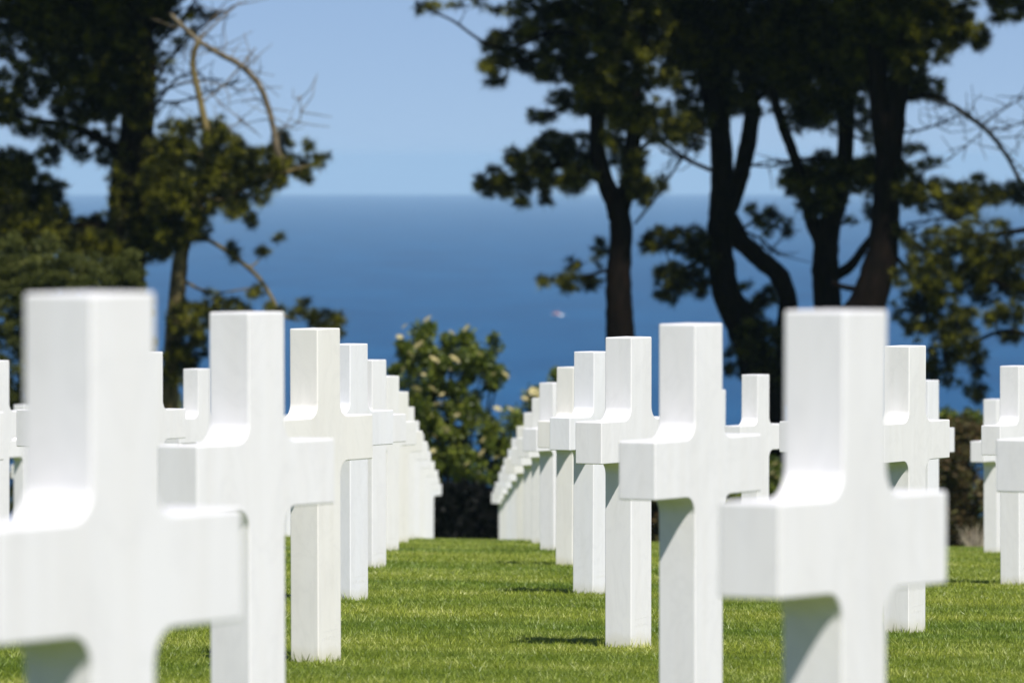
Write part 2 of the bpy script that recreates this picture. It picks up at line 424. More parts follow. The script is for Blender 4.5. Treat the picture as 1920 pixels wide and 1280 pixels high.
def pine(name, label, d, stems, limbs, blobs, upper, bark=M_bark, clump=8., needle=M_needle, cat='pine tree', per=66, group=None, pale=(), dead=(), bare=()):
    base_px = stems[0][0]
    bx = (base_px[0]-VX)*d/F
    gzv = gz(bx, d)
    root = empty(name, (0, 0, 0)); root.location = (bx, d, gzv)
    root['category'] = cat; root['label'] = label
    if group: root['group'] = group
    off = Vector((bx, d, gzv))
    V = []; Fc = []
    nodes = []   # trunk / limb points that side branches may start from
    for k, st in enumerate(stems):
        P, Rr = pxpath(st, d)
        if k == 0:
            P = [Vector((P[0].x, P[0].y, gzv-.3))] + P if P[0].z > gzv-.2 else P
            if len(P) > len(Rr): Rr = [Rr[0]*1.25] + Rr
        P, Rr = smooth_path(P, Rr, 6)
        tube(V, Fc, [p-off for p in P], Rr, 10, .07)
        nodes += [(p, r) for p, r in zip(P, Rr)]
    mesh_obj('trunk', V, Fc, bark, root, True)
    for grp, mt, nm in ((limbs, bark, 'limb'), (pale, M_palebark, 'limb'), (dead, M_deadwood, 'dead_limb'), (bare, bark, 'bare_limb')):
        for lm in grp:
            V = []; Fc = []
            P, Rr = pxpath(lm, d); P, Rr = smooth_path(P, Rr, 5)
            tube(V, Fc, [p-off for p in P], Rr, 8, .09)
            if nm != 'limb':   # bare twigs
                for q in range(3, len(P)-1, 1 if nm == 'bare_limb' else 2):
                    for _ in range(2):
                        a = P[q]; dirv = Vector((rnd.uniform(-1, 1), rnd.uniform(-1, 1), rnd.uniform(-.7, .9))).normalized()
                        L_ = rnd.uniform(.25, .9); pts = [a, a+dirv*L_*.5+Vector((0, 0, -.03)), a+dirv*L_+Vector((rnd.uniform(-.15, .15), 0, rnd.uniform(-.15, .1)))]
                        tube(V, Fc, [p-off for p in pts], [.011, .008, .005], 4)
            else:
                nodes += [(p, r) for p, r in zip(P, Rr)]
            mesh_obj(nm, V, Fc, mt, root, True)
    # foliage
    cs = []; rs = []; nbr = []
    pxm = d/F
    for bl in blobs:
        x, y, rx, ry = bl[:4]; dens = bl[4] if len(bl) > 4 else 1.0
        cdep = rnd.uniform(-.7, .7); rx *= 1.1; ry *= 1.12
        num = max(3, int(dens*(2.7 if bx > 0 else 2.7)*math.pi*rx*ry/(math.pi*clump*clump)))
        loc = []; V = []; Fc = []
        for _ in range(num):
            a = rnd.random()*2*math.pi; q = rnd.random()**.5
            cx, cy = x+rx*q*math.cos(a)*.95, y+ry*q*math.sin(a)*.95
            c = W(cx, cy, d); c.y += cdep + rnd.uniform(-1, 1)*(.25+rx*pxm*.7)
            rad = clump*pxm*rnd.uniform(.65, 1.25)
            cs.append(tuple(c-off)); rs.append(rad); loc.append(c)
        # a branch from the nearest wood that is lower/inside, then twigs to the clumps
        ctr = W(x, y, d); ctr.y += cdep
        best = min(nodes, key=lambda nr: (nr[0]-ctr).length + max(0, nr[0].z-ctr.z-.1)*.8)
        p0, r0 = best
        Lb = (ctr-p0).length
        if Lb > .15:
            rb = min(r0*.55, .02+.022*Lb)
            sag = Vector((rnd.uniform(-.1, .1)*Lb, rnd.uniform(-.05, .05)*Lb, -.08*Lb))
            mid = p0.lerp(ctr, .5)+sag
            P, Rr = smooth_path([p0, mid, ctr], [rb, rb*.75, rb*.45], 4)
            tube(V, Fc, [p-off for p in P], Rr, 6, .1)
            nodes += [(p, r) for p, r in list(zip(P, Rr))[3:]]
        for c in loc[::5]:
            tube(V, Fc, [ctr-off, ctr.lerp(c, .6)-off+Vector((0, 0, -.03)), c-off], [.014, .010, .005], 4)
        bo = mesh_obj('branch', V, Fc, bark, root, True); nbr.append(bo)
    # unseen crown above the view, made heavy and forward to shade the trunks
    ucs = []; urs = []
    for (x, y, rx, ry, dep, depr, num) in upper:
        c0 = W(x, y, d+dep)
        best = min(nodes, key=lambda nr: (nr[0]-c0).length)
        V = []; Fc = []
        P, Rr = smooth_path([best[0], best[0].lerp(c0, .55)+Vector((0, 0, -.2)), c0], [min(best[1]*.7, .09), .06, .03], 4)
        tube(V, Fc, [p-off for p in P], Rr, 6, .08)
        mesh_obj('branch', V, Fc, bark, root, True)
        for _ in range(num):
            v = Vector((rnd.gauss(0, 1), rnd.gauss(0, 1), rnd.gauss(0, 1))).normalized()*rnd.random()**.4
            c = c0+Vector((v.x*rx*pxm, v.y*depr, v.z*ry*pxm))
            ucs.append(tuple(c-off)); urs.append(.24*rnd.uniform(.7, 1.2))
    A = needle_cloud(cs, rs, per, .125, .0068, .7)
    if ucs: A = np.concatenate([A, needle_cloud(ucs, urs, 70, .15, .022)])
    np_obj('crown', A, 3, [needle], root)
    return root

# left: big dark pine
pine('pine_tree', 'big dark pine with ragged crown at the left edge of the photo', 134,
  [[(232, 760, 80), (236, 620, 76), (240, 480, 72), (240, 360, 70), (256, 250, 66), (266, 150, 60), (262, 50, 56), (256, -80, 46), (250, -260, 26), (248, -380, 10)]],
  [[(245, 300, 22), (190, 262, 16), (130, 235, 14), (60, 225, 10), (0, 200, 8)],
   [(238, 430, 26), (170, 425, 20), (110, 428, 16), (40, 400, 12), (-20, 380, 8)],
   [(262, 130, 20), (200, 90, 14), (120, 60, 10), (40, 60, 8)],
   [(262, 90, 16), (310, 20, 12), (350, -30, 10), (400, -70, 6)],
   [(268, 150, 9), (330, 100, 6), (370, 60, 4), (440, 10, 3)], [(264, 200, 8), (320, 165, 5), (380, 150, 4), (420, 150, 3)]],
  [(60, 50, 90, 70), (150, 70, 90, 80), (35, 170, 55, 40), (130, 160, 55, 40), (200, 120, 55, 90), (245, 50, 60, 80), (180, 15, 120, 50), (60, 10, 90, 50),
   (15, 215, 30, 20), (110, 262, 30, 26, .9), (150, 205, 50, 26), (60, 240, 34, 18, .8), (150, 255, 25, 20, .6), (95, 295, 22, 14), (150, 292, 18, 12), (200, 190, 40, 40), (205, 290, 22, 26), (200, 255, 30, 14, .7),
   (15, 330, 48, 50), (50, 370, 52, 55), (30, 430, 75, 55), (95, 400, 36, 38), (130, 440, 50, 28), (30, 300, 25, 16), (118, 355, 12, 12),
   (165, 452, 55, 22), (215, 445, 55, 45), (255, 400, 45, 75), (285, 340, 55, 60), (270, 280, 28, 35), (262, 465, 60, 30), (262, 190, 34, 50, .45), (250, 110, 40, 50, .6), (236, 330, 30, 50, .7), (10, 380, 40, 80), (60, 440, 70, 30), (180, 480, 60, 20), (300, 130, 22, 30, .3), (330, 40, 40, 40, .3), (380, 25, 30, 15, .35), (300, 20, 30, 40, .8)],
  [(250, -120, 200, 90, 0, 1.8, 260), (90, -90, 180, 80, -.5, 2.2, 220), (250, -260, 160, 120, -1.0, 2.0, 240), (200, -100, 220, 60, -2.5, 1.2, 160), (-150, 120, 120, 160, 0, 1.5, 160), (-150, 380, 120, 130, 0, 1.5, 140)],
  bare=[[(270, 110, 7), (320, 60, 5), (360, 10, 4), (380, -40, 3)], [(272, 180, 7), (320, 110, 5), (360, 60, 4), (420, 20, 3)], [(272, 230, 6), (330, 150, 5), (380, 140, 3)], [(270, 60, 7), (330, 10, 5), (400, -30, 4)], [(280, 190, 5), (340, 190, 4), (400, 170, 3), (450, 150, 2)]])
# left: slender ochre-stemmed pine
pine('pine_tree', 'slender pine with ochre sunlit stem and foliage reaching over the sea, left of the aisle', 131.5,
  [[(316, 790, 40), (320, 700, 34), (328, 600, 34), (334, 530, 34), (342, 470, 28), (360, 420, 24), (374, 370, 22), (384, 300, 20), (388, 250, 16), (376, 190, 13), (362, 120, 12), (372, 78, 11)]],
  [[(350, 450, 12), (390, 450, 8), (440, 482, 9), (480, 515, 9), (505, 550, 8), (528, 590, 7), (560, 600, 4)],
   [(368, 400, 16), (420, 375, 12), (470, 345, 9), (530, 325, 8), (600, 305, 5)],
   [(338, 520, 8), (370, 540, 6), (410, 548, 4), (470, 540, 3)]],
  [(330, 320, 50, 50), (320, 280, 45, 26), (350, 240, 45, 14), (410, 300, 50, 55), (408, 248, 16, 26), (450, 325, 48, 48), (500, 320, 40, 38), (526, 295, 18, 48), (556, 312, 24, 20), (602, 302, 17, 12), (582, 276, 7, 14), (574, 336, 13, 11),
   (370, 365, 60, 40), (430, 365, 36, 24), (492, 370, 15, 13), (450, 398, 26, 18), (473, 415, 12, 11), (335, 420, 42, 45), (300, 440, 30, 40), (376, 420, 20, 30, .6), (310, 350, 40, 60),
   (438, 474, 11, 16), (491, 478, 9, 17), (481, 545, 11, 15), (523, 444, 9, 8), (566, 572, 10, 10), (555, 590, 20, 9, .7), (516, 580, 14, 12),
   (360, 600, 40, 30), (352, 650, 32, 42), (330, 690, 28, 30), (372, 640, 14, 12), (420, 585, 36, 20, .7), (480, 592, 45, 16, .6), (605, 602, 38, 16, .9), (615, 625, 24, 20), (338, 575, 10, 20, .6), (400, 560, 20, 14, .5)],
  [], bark=M_palebark, dead=[[(318, 25, 9), (370, 75, 10), (410, 100, 11), (450, 122, 12), (485, 158, 12), (504, 205, 11), (515, 250, 12), (522, 300, 12)],
                             [(372, 78, 5), (410, 40, 4), (450, 5, 3)], [(380, 190, 4), (420, 160, 4), (480, 90, 3)], [(388, 250, 4), (450, 230, 3), (440, 215, 2)], [(510, 240, 3), (560, 230, 3), (562, 180, 2)]])
# left: grey-green bushy conifer in front
def bush(name, label, cat, d, blobs, m, per=70, leaf=.06, clump=16., stem=M_bark, group=None, needle=False, fl=()):
    bx = (sum(b[0] for b in blobs)/len(blobs)-VX)*d/F; g0 = gz(bx, d)
    root = empty(name, (bx, d, g0)); tag(root, label, cat, group); off = Vector((bx, d, g0)); pxm = d/F
    cs = []; rs = []; V = []; Fc = []
    for bl in blobs:
        x, y, rx, ry = bl[:4]; dens = bl[4] if len(bl) > 4 else 1.
        num = max(3, int(dens*1.9*rx*ry/(clump*clump)))
        ctr = W(x, y, d)
        for _ in range(num):
            v = Vector((rnd.gauss(0, 1), rnd.gauss(0, 1), rnd.gauss(0, 1))).normalized()*rnd.random()**.4
            c = ctr+Vector((v.x*rx*pxm, v.y*min(rx*pxm, .9), v.z*ry*pxm))
            if c.z < gz(c.x, c.y)+.03: c.z = gz(c.x, c.y)+.05
            cs.append(tuple(c-off)); rs.append(clump*pxm*rnd.uniform(.6, 1.3))
        b0 = Vector((rnd.uniform(-.12, .12), rnd.uniform(-.12, .12), -.15)); tp = ctr-off
        P, Rr = smooth_path([b0, b0.lerp(tp, .5)+Vector((rnd.uniform(-.08, .08), 0, .08)), tp], [.035, .022, .009], 4)
        tube(V, Fc, P, Rr, 6, .08)
    mesh_obj('stems', V, Fc, stem, root, True)
    if needle: np_obj('foliage', needle_cloud(cs, rs, per, leaf, .009, .6), 3, [m], root)
    else: np_obj('foliage', leaf_cloud(cs, rs, per, leaf), 4, [m], root)
    for (x, y, r) in fl:
        o = bpy.data.objects.new('flower_head', FL); link(o, root)
        p = W(x, y, d)-off; o.location = (p.x, -rnd.uniform(.35, .75), p.z)
        s = .8*r*pxm/.1; o.scale = (s, s, s*.9); o.rotation_euler = (R(rnd.uniform(20, 50)), R(rnd.uniform(-25, 25)), rnd.random()*6)
    return root
# a flat-topped flower cluster: many small florets on a dome
def flower_mesh():
    n = 90; V = np.empty((n, 4, 3))
    for i in range(n):
        a = rnd.random()*2*math.pi; q = rnd.random()**.5
        c = np.array([math.cos(a)*q*.1, math.sin(a)*q*.1, .035*(1-q*q)+rnd.uniform(-.008, .008)])
        u = np.array([rnd.gauss(0, 1), rnd.gauss(0, 1), rnd.gauss(0, .5)]); u /= np.linalg.norm(u)
        v = np.cross(u, [rnd.gauss(0, .4), rnd.gauss(0, .4), 1]); v /= np.linalg.norm(v)
        s = .016
        V[i] = [c-u*s, c-v*s, c+u*s, c+v*s]
    o = np_obj('x', V.reshape(-1, 3), 4, [M_flower]); me = o.data; me.name = 'flower_head'; bpy.data.objects.remove(o); return me
FL = flower_mesh()

bush('conifer_shrub', 'grey green bushy conifer behind the big blurred cross on the left', 'shrub', 127,
  [(50, 520, 75, 60), (0, 500, 50, 50), (120, 500, 55, 45), (165, 525, 55, 45), (225, 530, 42, 50), (258, 550, 18, 50), (30, 600, 60, 70), (120, 600, 90, 70), (220, 630, 70, 80), (60, 700, 90, 80), (180, 720, 100, 80), (100, 800, 150, 90), (60, 900, 150, 80), (250, 480, 14, 18, .6), (20, 462, 34, 22, .9), (90, 466, 30, 24, .9), (60, 520, 80, 50), (160, 520, 80, 40), (20, 520, 60, 60), (230, 520, 36, 36)],
  M_juniper, per=150, clump=12., leaf=.08, needle=True)

# flowering shrubs in the gap
bush('flowering_shrub', 'leafy shrub with cream flower heads at the far end of the aisle', 'shrub', 121,
  [(790, 650, 40, 45), (800, 612, 16, 16, .7), (760, 660, 18, 30, .7), (842, 645, 22, 20, .6), (878, 620, 16, 26, .8), (880, 665, 45, 45), (925, 655, 14, 26, .5), (830, 690, 60, 50), (760, 710, 30, 30), (900, 700, 40, 34), (935, 705, 20, 14, .8),
   (850, 740, 50, 40), (790, 760, 50, 50), (875, 780, 30, 40), (915, 790, 26, 16, .5), (880, 815, 50, 45), (815, 830, 60, 60), (880, 870, 70, 40), (950, 800, 30, 22, .8), (935, 850, 40, 50), (820, 895, 60, 40), (905, 905, 60, 40)],
  M_leaf, per=110, leaf=.060, clump=14,
  fl=[(802, 597, 13), (760, 610, 9), (750, 630, 9), (786, 645, 14), (770, 662, 9), (875, 614, 12), (847, 622, 9), (815, 672, 13), (853, 672, 14), (843, 690, 8), (900, 662, 7), (757, 690, 7), (948, 702, 11), (925, 700, 7), (782, 727, 12), (811, 727, 11), (829, 737, 9), (822, 755, 12), (795, 700, 7), (812, 778, 6), (857, 776, 8), (836, 803, 11), (815, 815, 6), (906, 823, 9), (903, 848, 12), (876, 867, 9), (812, 842, 7), (933, 765, 10), (957, 765, 9), (930, 855, 9), (870, 900, 8)])
bush('flowering_shrub', 'smaller flowering shrub rising behind the far crosses right of the aisle', 'shrub', 123,
  [(1000, 755, 26, 24, .9), (985, 800, 34, 34), (1030, 780, 40, 40), (1010, 850, 60, 50), (960, 870, 30, 50), (1060, 840, 50, 60), (1040, 700, 16, 14, .4), (1040, 900, 90, 60), (1120, 860, 60, 70)],
  M_leaf, per=110, leaf=.060, clump=14, fl=[(1000, 733, 14), (985, 745, 10), (975, 783, 10), (958, 800, 8), (1012, 740, 9), (1040, 760, 9), (935, 790, 8)])
# low clipped hedge closing the aisle; shade under the shrub painted near black
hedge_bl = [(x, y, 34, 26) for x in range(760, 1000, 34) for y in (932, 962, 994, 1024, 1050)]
bush('shade_hedge', 'low hedge painted near black as shade at the far end of the grass aisle', 'hedge', 118, hedge_bl, M_shadeleaf, per=60, leaf=.10, clump=12)
# brown and green shrubs along the lawn's far edge
SPOTS = [(-120, 'green shrub mass beyond the lawn at the far left edge', M_leaf), (330, 'green shrub beyond the lawn between the first two left crosses', M_leaf), (560, 'low green shrub beyond the lawn behind the left aisle crosses', M_leaf), (690, 'low leafy shrub left of the flowering shrub', M_leaf),
         (1235, 'dark brown shrub seen in the narrow gap between two right hand crosses', M_brownleaf), (1350, 'low green shrub beyond the lawn behind the tall right hand cross', M_leaf), (1440, 'small green shrub with pinkish blooms under the far cross arm', M_leaf), (1560, 'low green shrub hidden behind the blurred right foreground cross', M_leaf), (1690, 'low brownish shrub beyond the lawn behind the third row', M_brownleaf),
         (1810, 'brown and green shrub at the lawn edge near the right edge', M_brownleaf), (1960, 'brownish shrub beyond the lawn at the far right edge', M_brownleaf)]
for x, lab, m_ in SPOTS:
    top = 800 if x > 1600 else 880
    bl = [(x+rnd.uniform(-15, 15), y, 62+rnd.uniform(-8, 8), 40) for y in range(top+30, 1050, 38)]
    bl += [(x+rnd.uniform(-40, 40), top+rnd.uniform(0, 20), 24, 24, .7) for _ in range(3)]
    fl = [(1452, 868, 9), (1446, 884, 8), (1456, 895, 8)] if x == 1440 else ()
    bush('leafy_shrub', lab, 'shrub', 122+rnd.uniform(-1, 1), bl, m_, per=60, leaf=.075, clump=15, group='shrubs along the far edge of the lawn', fl=fl)
bush('leafy_shrub', 'dark green leafy shrub top seen over the right hand crosses', 'shrub', 125,
  [(1790, 790, 40, 30), (1810, 810, 40, 40), (1770, 800, 30, 40), (1840, 780, 24, 24, .7), (1800, 860, 60, 60), (1790, 930, 60, 60), (1800, 1000, 60, 60)], M_leaf, per=60, leaf=.075, clump=15, group='shrubs along the far edge of the lawn')
# pale dry stems
def dry_plant(px, py, d):
    p = W(px, py, d); g0 = gz(p.x, d); n = 46; V = []; Fc = []
    for i in range(n):
        a = rnd.random()*2*math.pi; s = rnd.uniform(.05, .32); h = rnd.uniform(.2, .5)
        b0 = Vector((math.cos(a)*.05, math.sin(a)*.05, -.03)); t = Vector((math.cos(a)*s, math.sin(a)*s, h))
        tube(V, Fc, [b0, b0.lerp(t, .5)+Vector((0, 0, .05)), t], [.006, .005, .003], 4)
    o = mesh_obj('dry_plant', V, Fc, M_straw); o.location = (p.x, d, g0)
    tag(o, 'tuft of pale dry stems at the foot of the brown shrub', 'plant')
dry_plant(1828, 1030, 112)

# pines right of the aisle
UP = lambda x, n=200: [(x, -110, 190, 90, 0, 1.8, n), (x-20, -230, 170, 110, -1.2, 2.0, n), (x+20, -90, 190, 60, -2.6, 1.4, int(n*.35)), (x, -330, 120, 80, 0, 1.8, int(n*.6))]  # unseen crown masses added for shade, some pushed toward the camera
pine('pine_tree', 'pine with forked trunk and flat foliage pads reaching left over the sea', 133,
  [[(1186, 800, 66), (1172, 700, 60), (1162, 600, 56), (1160, 520, 50), (1165, 440, 44), (1158, 390, 46), (1136, 345, 34), (1120, 280, 32), (1122, 200, 30), (1130, 100, 26), (1140, -20, 24), (1150, -160, 18), (1150, -300, 8)],
   [(1160, 400, 40), (1180, 340, 34), (1188, 260, 30), (1192, 160, 26), (1205, 60, 22), (1215, -60, 16), (1220, -180, 8)]],
  [[(1130, 340, 18), (1090, 320, 14), (1040, 310, 12), (980, 330, 9), (925, 345, 6)],
   [(1122, 230, 14), (1090, 200, 10), (1050, 205, 8), (1015, 222, 5)],
   [(1128, 140, 14), (1060, 110, 10), (990, 110, 8), (930, 130, 5)],
   [(1132, 80, 12), (1040, 60, 9), (960, 90, 7), (905, 78, 6), (850, 40, 5), (800, 18, 3)],
   [(1162, 500, 8), (1110, 515, 6), (1060, 525, 5), (1020, 528, 3)],
   [(1190, 420, 5), (1230, 370, 5), (1270, 310, 5), (1310, 255, 4)],
   [(1188, 290, 8), (1230, 265, 8), (1290, 300, 8), (1335, 320, 8)]],
  [(925, 345, 32, 26, 1.2), (962, 350, 34, 20), (1000, 312, 38, 26), (968, 300, 20, 22, .9), (1040, 285, 42, 34), (1090, 290, 40, 36), (1010, 345, 40, 22), (976, 384, 13, 12), (1025, 375, 15, 11), (1072, 345, 22, 18), (1085, 330, 30, 20), (1015, 220, 24, 13), (1060, 192, 30, 18), (1085, 205, 26, 14, .7), (1110, 178, 30, 24),
   (925, 128, 24, 14, 1.1), (945, 95, 36, 34, 1.1), (930, 152, 22, 10), (985, 118, 22, 20), (1010, 140, 26, 14), (1050, 115, 44, 40), (1050, 60, 55, 36), (1100, 120, 40, 50, 1.1), (985, 60, 28, 22), (1010, 15, 60, 22, .8), (950, 15, 50, 14, .35), (880, 10, 40, 16, .22), (1120, 40, 60, 50), (1130, 165, 50, 40),
   (1175, 130, 50, 34), (1200, 60, 55, 50), (1225, 150, 40, 24, .8), (1180, 220, 40, 40), (1250, 240, 44, 30), (1215, 205, 40, 24, .8), (1286, 238, 22, 16), (1190, 320, 26, 46), (1200, 360, 26, 26), (1236, 345, 13, 14), (1170, 290, 24, 30), (1145, 260, 14, 24), (1090, 20, 60, 26), (1180, 20, 50, 30), (1150, 90, 40, 40), (1160, 200, 26, 40),
   (812, 14, 14, 10), (786, 20, 10, 8), (1020, 530, 16, 9), (1068, 532, 22, 16), (1074, 500, 12, 12), (1108, 530, 20, 14), (1128, 468, 13, 14), (1120, 490, 6, 14, .6)],
  UP(1160))
pine('pine_tree', 'thick forked dark pine trunk behind the second right hand cross', 137,
  [[(1440, 800, 80), (1425, 700, 74), (1395, 620, 66), (1362, 545, 58), (1350, 470, 54), (1352, 400, 50), (1354, 330, 46), (1350, 250, 44), (1332, 160, 44), (1312, 60, 44), (1300, -60, 34), (1296, -220, 14)],
   [(1362, 400, 40), (1384, 345, 34), (1400, 280, 34), (1410, 210, 32), (1400, 140, 30), (1392, 40, 26), (1394, -80, 18), (1400, -200, 8)]],
  [[(1366, 410, 40), (1392, 455, 38), (1432, 490, 38), (1462, 520, 40), (1478, 570, 38), (1472, 640, 40), (1480, 760, 44)],
   [(1352, 250, 34), (1358, 150, 34), (1352, 40, 30), (1350, -60, 20)],
   [(1345, 470, 14), (1310, 490, 10), (1270, 510, 8)],
   [(1408, 200, 14), (1440, 170, 12), (1490, 150, 10)]],
  [(1240, 450, 30, 20), (1290, 455, 40, 26), (1318, 480, 26, 30), (1262, 520, 36, 24, 1.1), (1255, 552, 22, 18, 1.1), (1300, 530, 20, 20), (1216, 462, 14, 14), (1318, 545, 12, 16),
   (1425, 405, 30, 20, .7), (1455, 425, 30, 24, .5), (1420, 640, 45, 36), (1400, 600, 30, 30), (1432, 700, 40, 30), (1385, 680, 26, 30), (1400, 535, 10, 8), (1445, 560, 20, 16), (1425, 580, 18, 18),
   (1262, 60, 50, 60), (1300, 30, 60, 50), (1290, 180, 26, 34), (1300, 250, 20, 40), (1330, 120, 40, 40), (1350, 70, 60, 60), (1420, 40, 70, 50), (1400, 100, 50, 40), (1395, 160, 36, 40), (1450, 120, 50, 40), (1440, 170, 30, 26, .9), (1430, 215, 24, 10, .5), (1310, 225, 30, 20), (1270, 120, 30, 30), (1380, 200, 16, 20), (1240, 20, 60, 26), (1340, 15, 60, 26), (1440, 80, 50, 40), (1345, 190, 30, 30), (1470, 20, 60, 26), (1290, 90, 50, 30)],
  UP(1340, 220), bare=[[(1390, 430, 5), (1430, 450, 4), (1460, 480, 3)], [(1340, 320, 5), (1290, 300, 4), (1240, 285, 3)], [(1410, 310, 4), (1460, 300, 3), (1500, 305, 3)]])
pine('pine_tree', 'dark pine with Y shaped trunk in the middle of the right hand group', 135,
  [[(1566, 800, 62), (1560, 700, 60), (1556, 600, 58), (1548, 520, 56), (1552, 440, 50), (1578, 350, 34), (1586, 250, 34), (1584, 130, 34), (1574, 0, 28), (1566, -140, 20), (1566, -280, 8)],
   [(1546, 460, 40), (1522, 410, 30), (1506, 350, 26), (1488, 290, 22), (1466, 230, 22), (1452, 180, 18), (1450, 100, 14)]],
  [[(1558, 520, 26), (1594, 500, 22), (1622, 462, 18), (1650, 430, 16)], [(1580, 320, 10), (1540, 300, 9), (1500, 300, 8), (1440, 312, 4), (1400, 308, 3)]],
  [(1530, 60, 60, 60), (1480, 80, 60, 50), (1540, 130, 60, 50), (1500, 140, 50, 44), (1590, 80, 50, 60), (1510, 208, 40, 22, .9), (1550, 215, 44, 34), (1490, 240, 26, 10, .6), (1530, 185, 60, 26), (1600, 170, 40, 30), (1618, 222, 20, 24, .7),
   (1500, 335, 34, 24), (1530, 345, 40, 36), (1570, 325, 50, 26, 1.1), (1616, 320, 30, 20), (1520, 380, 26, 26), (1480, 345, 14, 20), (1545, 300, 20, 14), (1600, 350, 26, 14), (1592, 415, 10, 10, .6), (1560, 360, 30, 30), (1630, 260, 14, 20, .6), (1560, 15, 70, 26), (1500, 40, 40, 30), (1570, 100, 50, 40), (1460, 120, 40, 40), (1580, 150, 40, 26)],
  UP(1540, 180))
pine('pine_tree', 'tallest and thickest pine trunk of the right hand group, behind the blurred cross', 132,
  [[(1590, 800, 86), (1596, 700, 84), (1606, 620, 84), (1634, 550, 76), (1656, 470, 62), (1662, 380, 56), (1666, 290, 56), (1680, 200, 44), (1694, 110, 40), (1706, 10, 44), (1712, -120, 30), (1712, -280, 10)],
   [(1660, 290, 42), (1648, 200, 38), (1644, 100, 36), (1640, 0, 34), (1632, -120, 20)]],
  [[(1690, 440, 16), (1720, 460, 12), (1760, 490, 10), (1810, 540, 6)], [(1690, 300, 10), (1720, 340, 10), (1780, 370, 8), (1860, 368, 5)],
   [(1680, 190, 12), (1740, 180, 8), (1775, 190, 7)], [(1640, 545, 14), (1590, 540, 12), (1560, 530, 10)], [(1664, 460, 10), (1760, 590, 8), (1770, 680, 6)]],
  [(1620, 30, 50, 50), (1680, 50, 60, 55), (1740, 60, 44, 50), (1720, 15, 60, 30), (1792, 48, 34, 32), (1822, 70, 28, 24), (1842, 76, 12, 16), (1780, 80, 24, 16), (1620, 110, 40, 40), (1700, 120, 36, 30), (1700, 165, 44, 24), (1745, 165, 26, 20), (1765, 185, 12, 12), (1665, 100, 30, 50), (1760, 100, 18, 20, .4), (1765, 115, 18, 12, .4),
   (1650, 345, 36, 30, 1.1), (1700, 350, 30, 30), (1728, 370, 34, 26), (1792, 375, 44, 28, 1.1), (1830, 345, 20, 14, .8), (1750, 350, 20, 16, .7), (1712, 284, 26, 8), (1745, 306, 16, 8, .8), (1728, 308, 8, 8), (1800, 395, 26, 14), (1662, 318, 44, 24), (1640, 400, 18, 14, .8), (1690, 436, 28, 12, .6), (1655, 240, 26, 18, .6), (1650, 15, 70, 30), (1640, 150, 30, 30), (1660, 60, 50, 50), (1780, 20, 50, 24), (1865, 365, 34, 14), (1900, 358, 26, 14), (1915, 375, 14, 10), (1848, 378, 20, 8), (1636, 310, 26, 14)],
  UP(1690, 220), bare=[[(1690, 250, 5), (1740, 240, 4), (1800, 215, 3)], [(1700, 420, 5), (1780, 410, 4), (1860, 420, 3)]], dead=[[(1765, 188, 6), (1790, 200, 9), (1812, 216, 10), (1840, 236, 9), (1864, 260, 9), (1890, 296, 8), (1912, 338, 8), (1935, 380, 7)],
                       [(1838, 235, 3), (1890, 200, 3), (1925, 180, 2)], [(1850, 246, 3), (1900, 236, 3), (1940, 225, 2)], [(1840, 250, 3), (1790, 290, 2), (1740, 320, 2)], [(1864, 260, 3), (1930, 254, 2)]])
pine('pine_tree', 'loose pine boughs hanging in front of the sea at the right edge', 130,
  [[(1985, 800, 50), (1990, 600, 46), (1985, 400, 42), (1990, 200, 36), (1990, 0, 28), (1985, -150, 14)]],
  [[(1985, 420, 16), (1930, 430, 12), (1860, 440, 9), (1790, 450, 6), (1730, 470, 4)], [(1986, 560, 14), (1900, 540, 10), (1830, 520, 8), (1760, 530, 5)], [(1986, 660, 12), (1900, 620, 9), (1830, 640, 7), (1770, 680, 4)],
   [(1980, 480, 8), (1890, 470, 6), (1800, 420, 5), (1770, 400, 3)]],
  [(1735, 480, 30, 26, .6), (1770, 450, 34, 22, .5), (1800, 470, 44, 36, .8), (1850, 490, 44, 40, .9), (1900, 470, 30, 30, .5), (1905, 520, 30, 44), (1700, 520, 34, 20, .7), (1755, 530, 36, 36, .9), (1742, 560, 30, 30, 1.1), (1822, 530, 36, 28, .8), (1855, 560, 24, 16, .8), (1870, 590, 16, 16), (1900, 590, 26, 20, .9), (1800, 586, 26, 22, .7), (1775, 620, 34, 30, .8), (1738, 600, 26, 26, .7), (1815, 625, 14, 18, .8),
   (1850, 600, 12, 12), (1900, 632, 20, 14), (1820, 660, 24, 20, .8), (1770, 660, 34, 26, .8), (1760, 700, 30, 22, .8), (1700, 580, 26, 30, .5), (1840, 690, 16, 22, .8), (1835, 740, 18, 18), (1790, 720, 16, 12, .6), (1700, 460, 14, 12, .6), (1860, 430, 34, 14, .4), (1830, 420, 30, 12, .4), (1900, 12, 34, 26, 1.0), (1872, 36, 14, 12), (1880, 0, 30, 14), (1710, 620, 20, 20, .5)],
  [(1990, -80, 130, 80, 0, 1.4, 140), (2060, 200, 90, 200, 0, 1.4, 160), (2060, 500, 90, 160, 0, 1.4, 160)])
bush('conifer_shrub', 'dark low conifer crown filling the gaps below the far left pine', 'shrub', 138,
  [(-60, 600, 80, 120), (20, 640, 40, 60), (330, 750, 30, 40), (300, 800, 60, 60), (20, 720, 30, 26), (240, 700, 50, 60), (-40, 800, 90, 90), (180, 860, 120, 80), (640, 720, 30, 14, .4)][:8],
  M_needle, per=90, leaf=.09, needle=True)

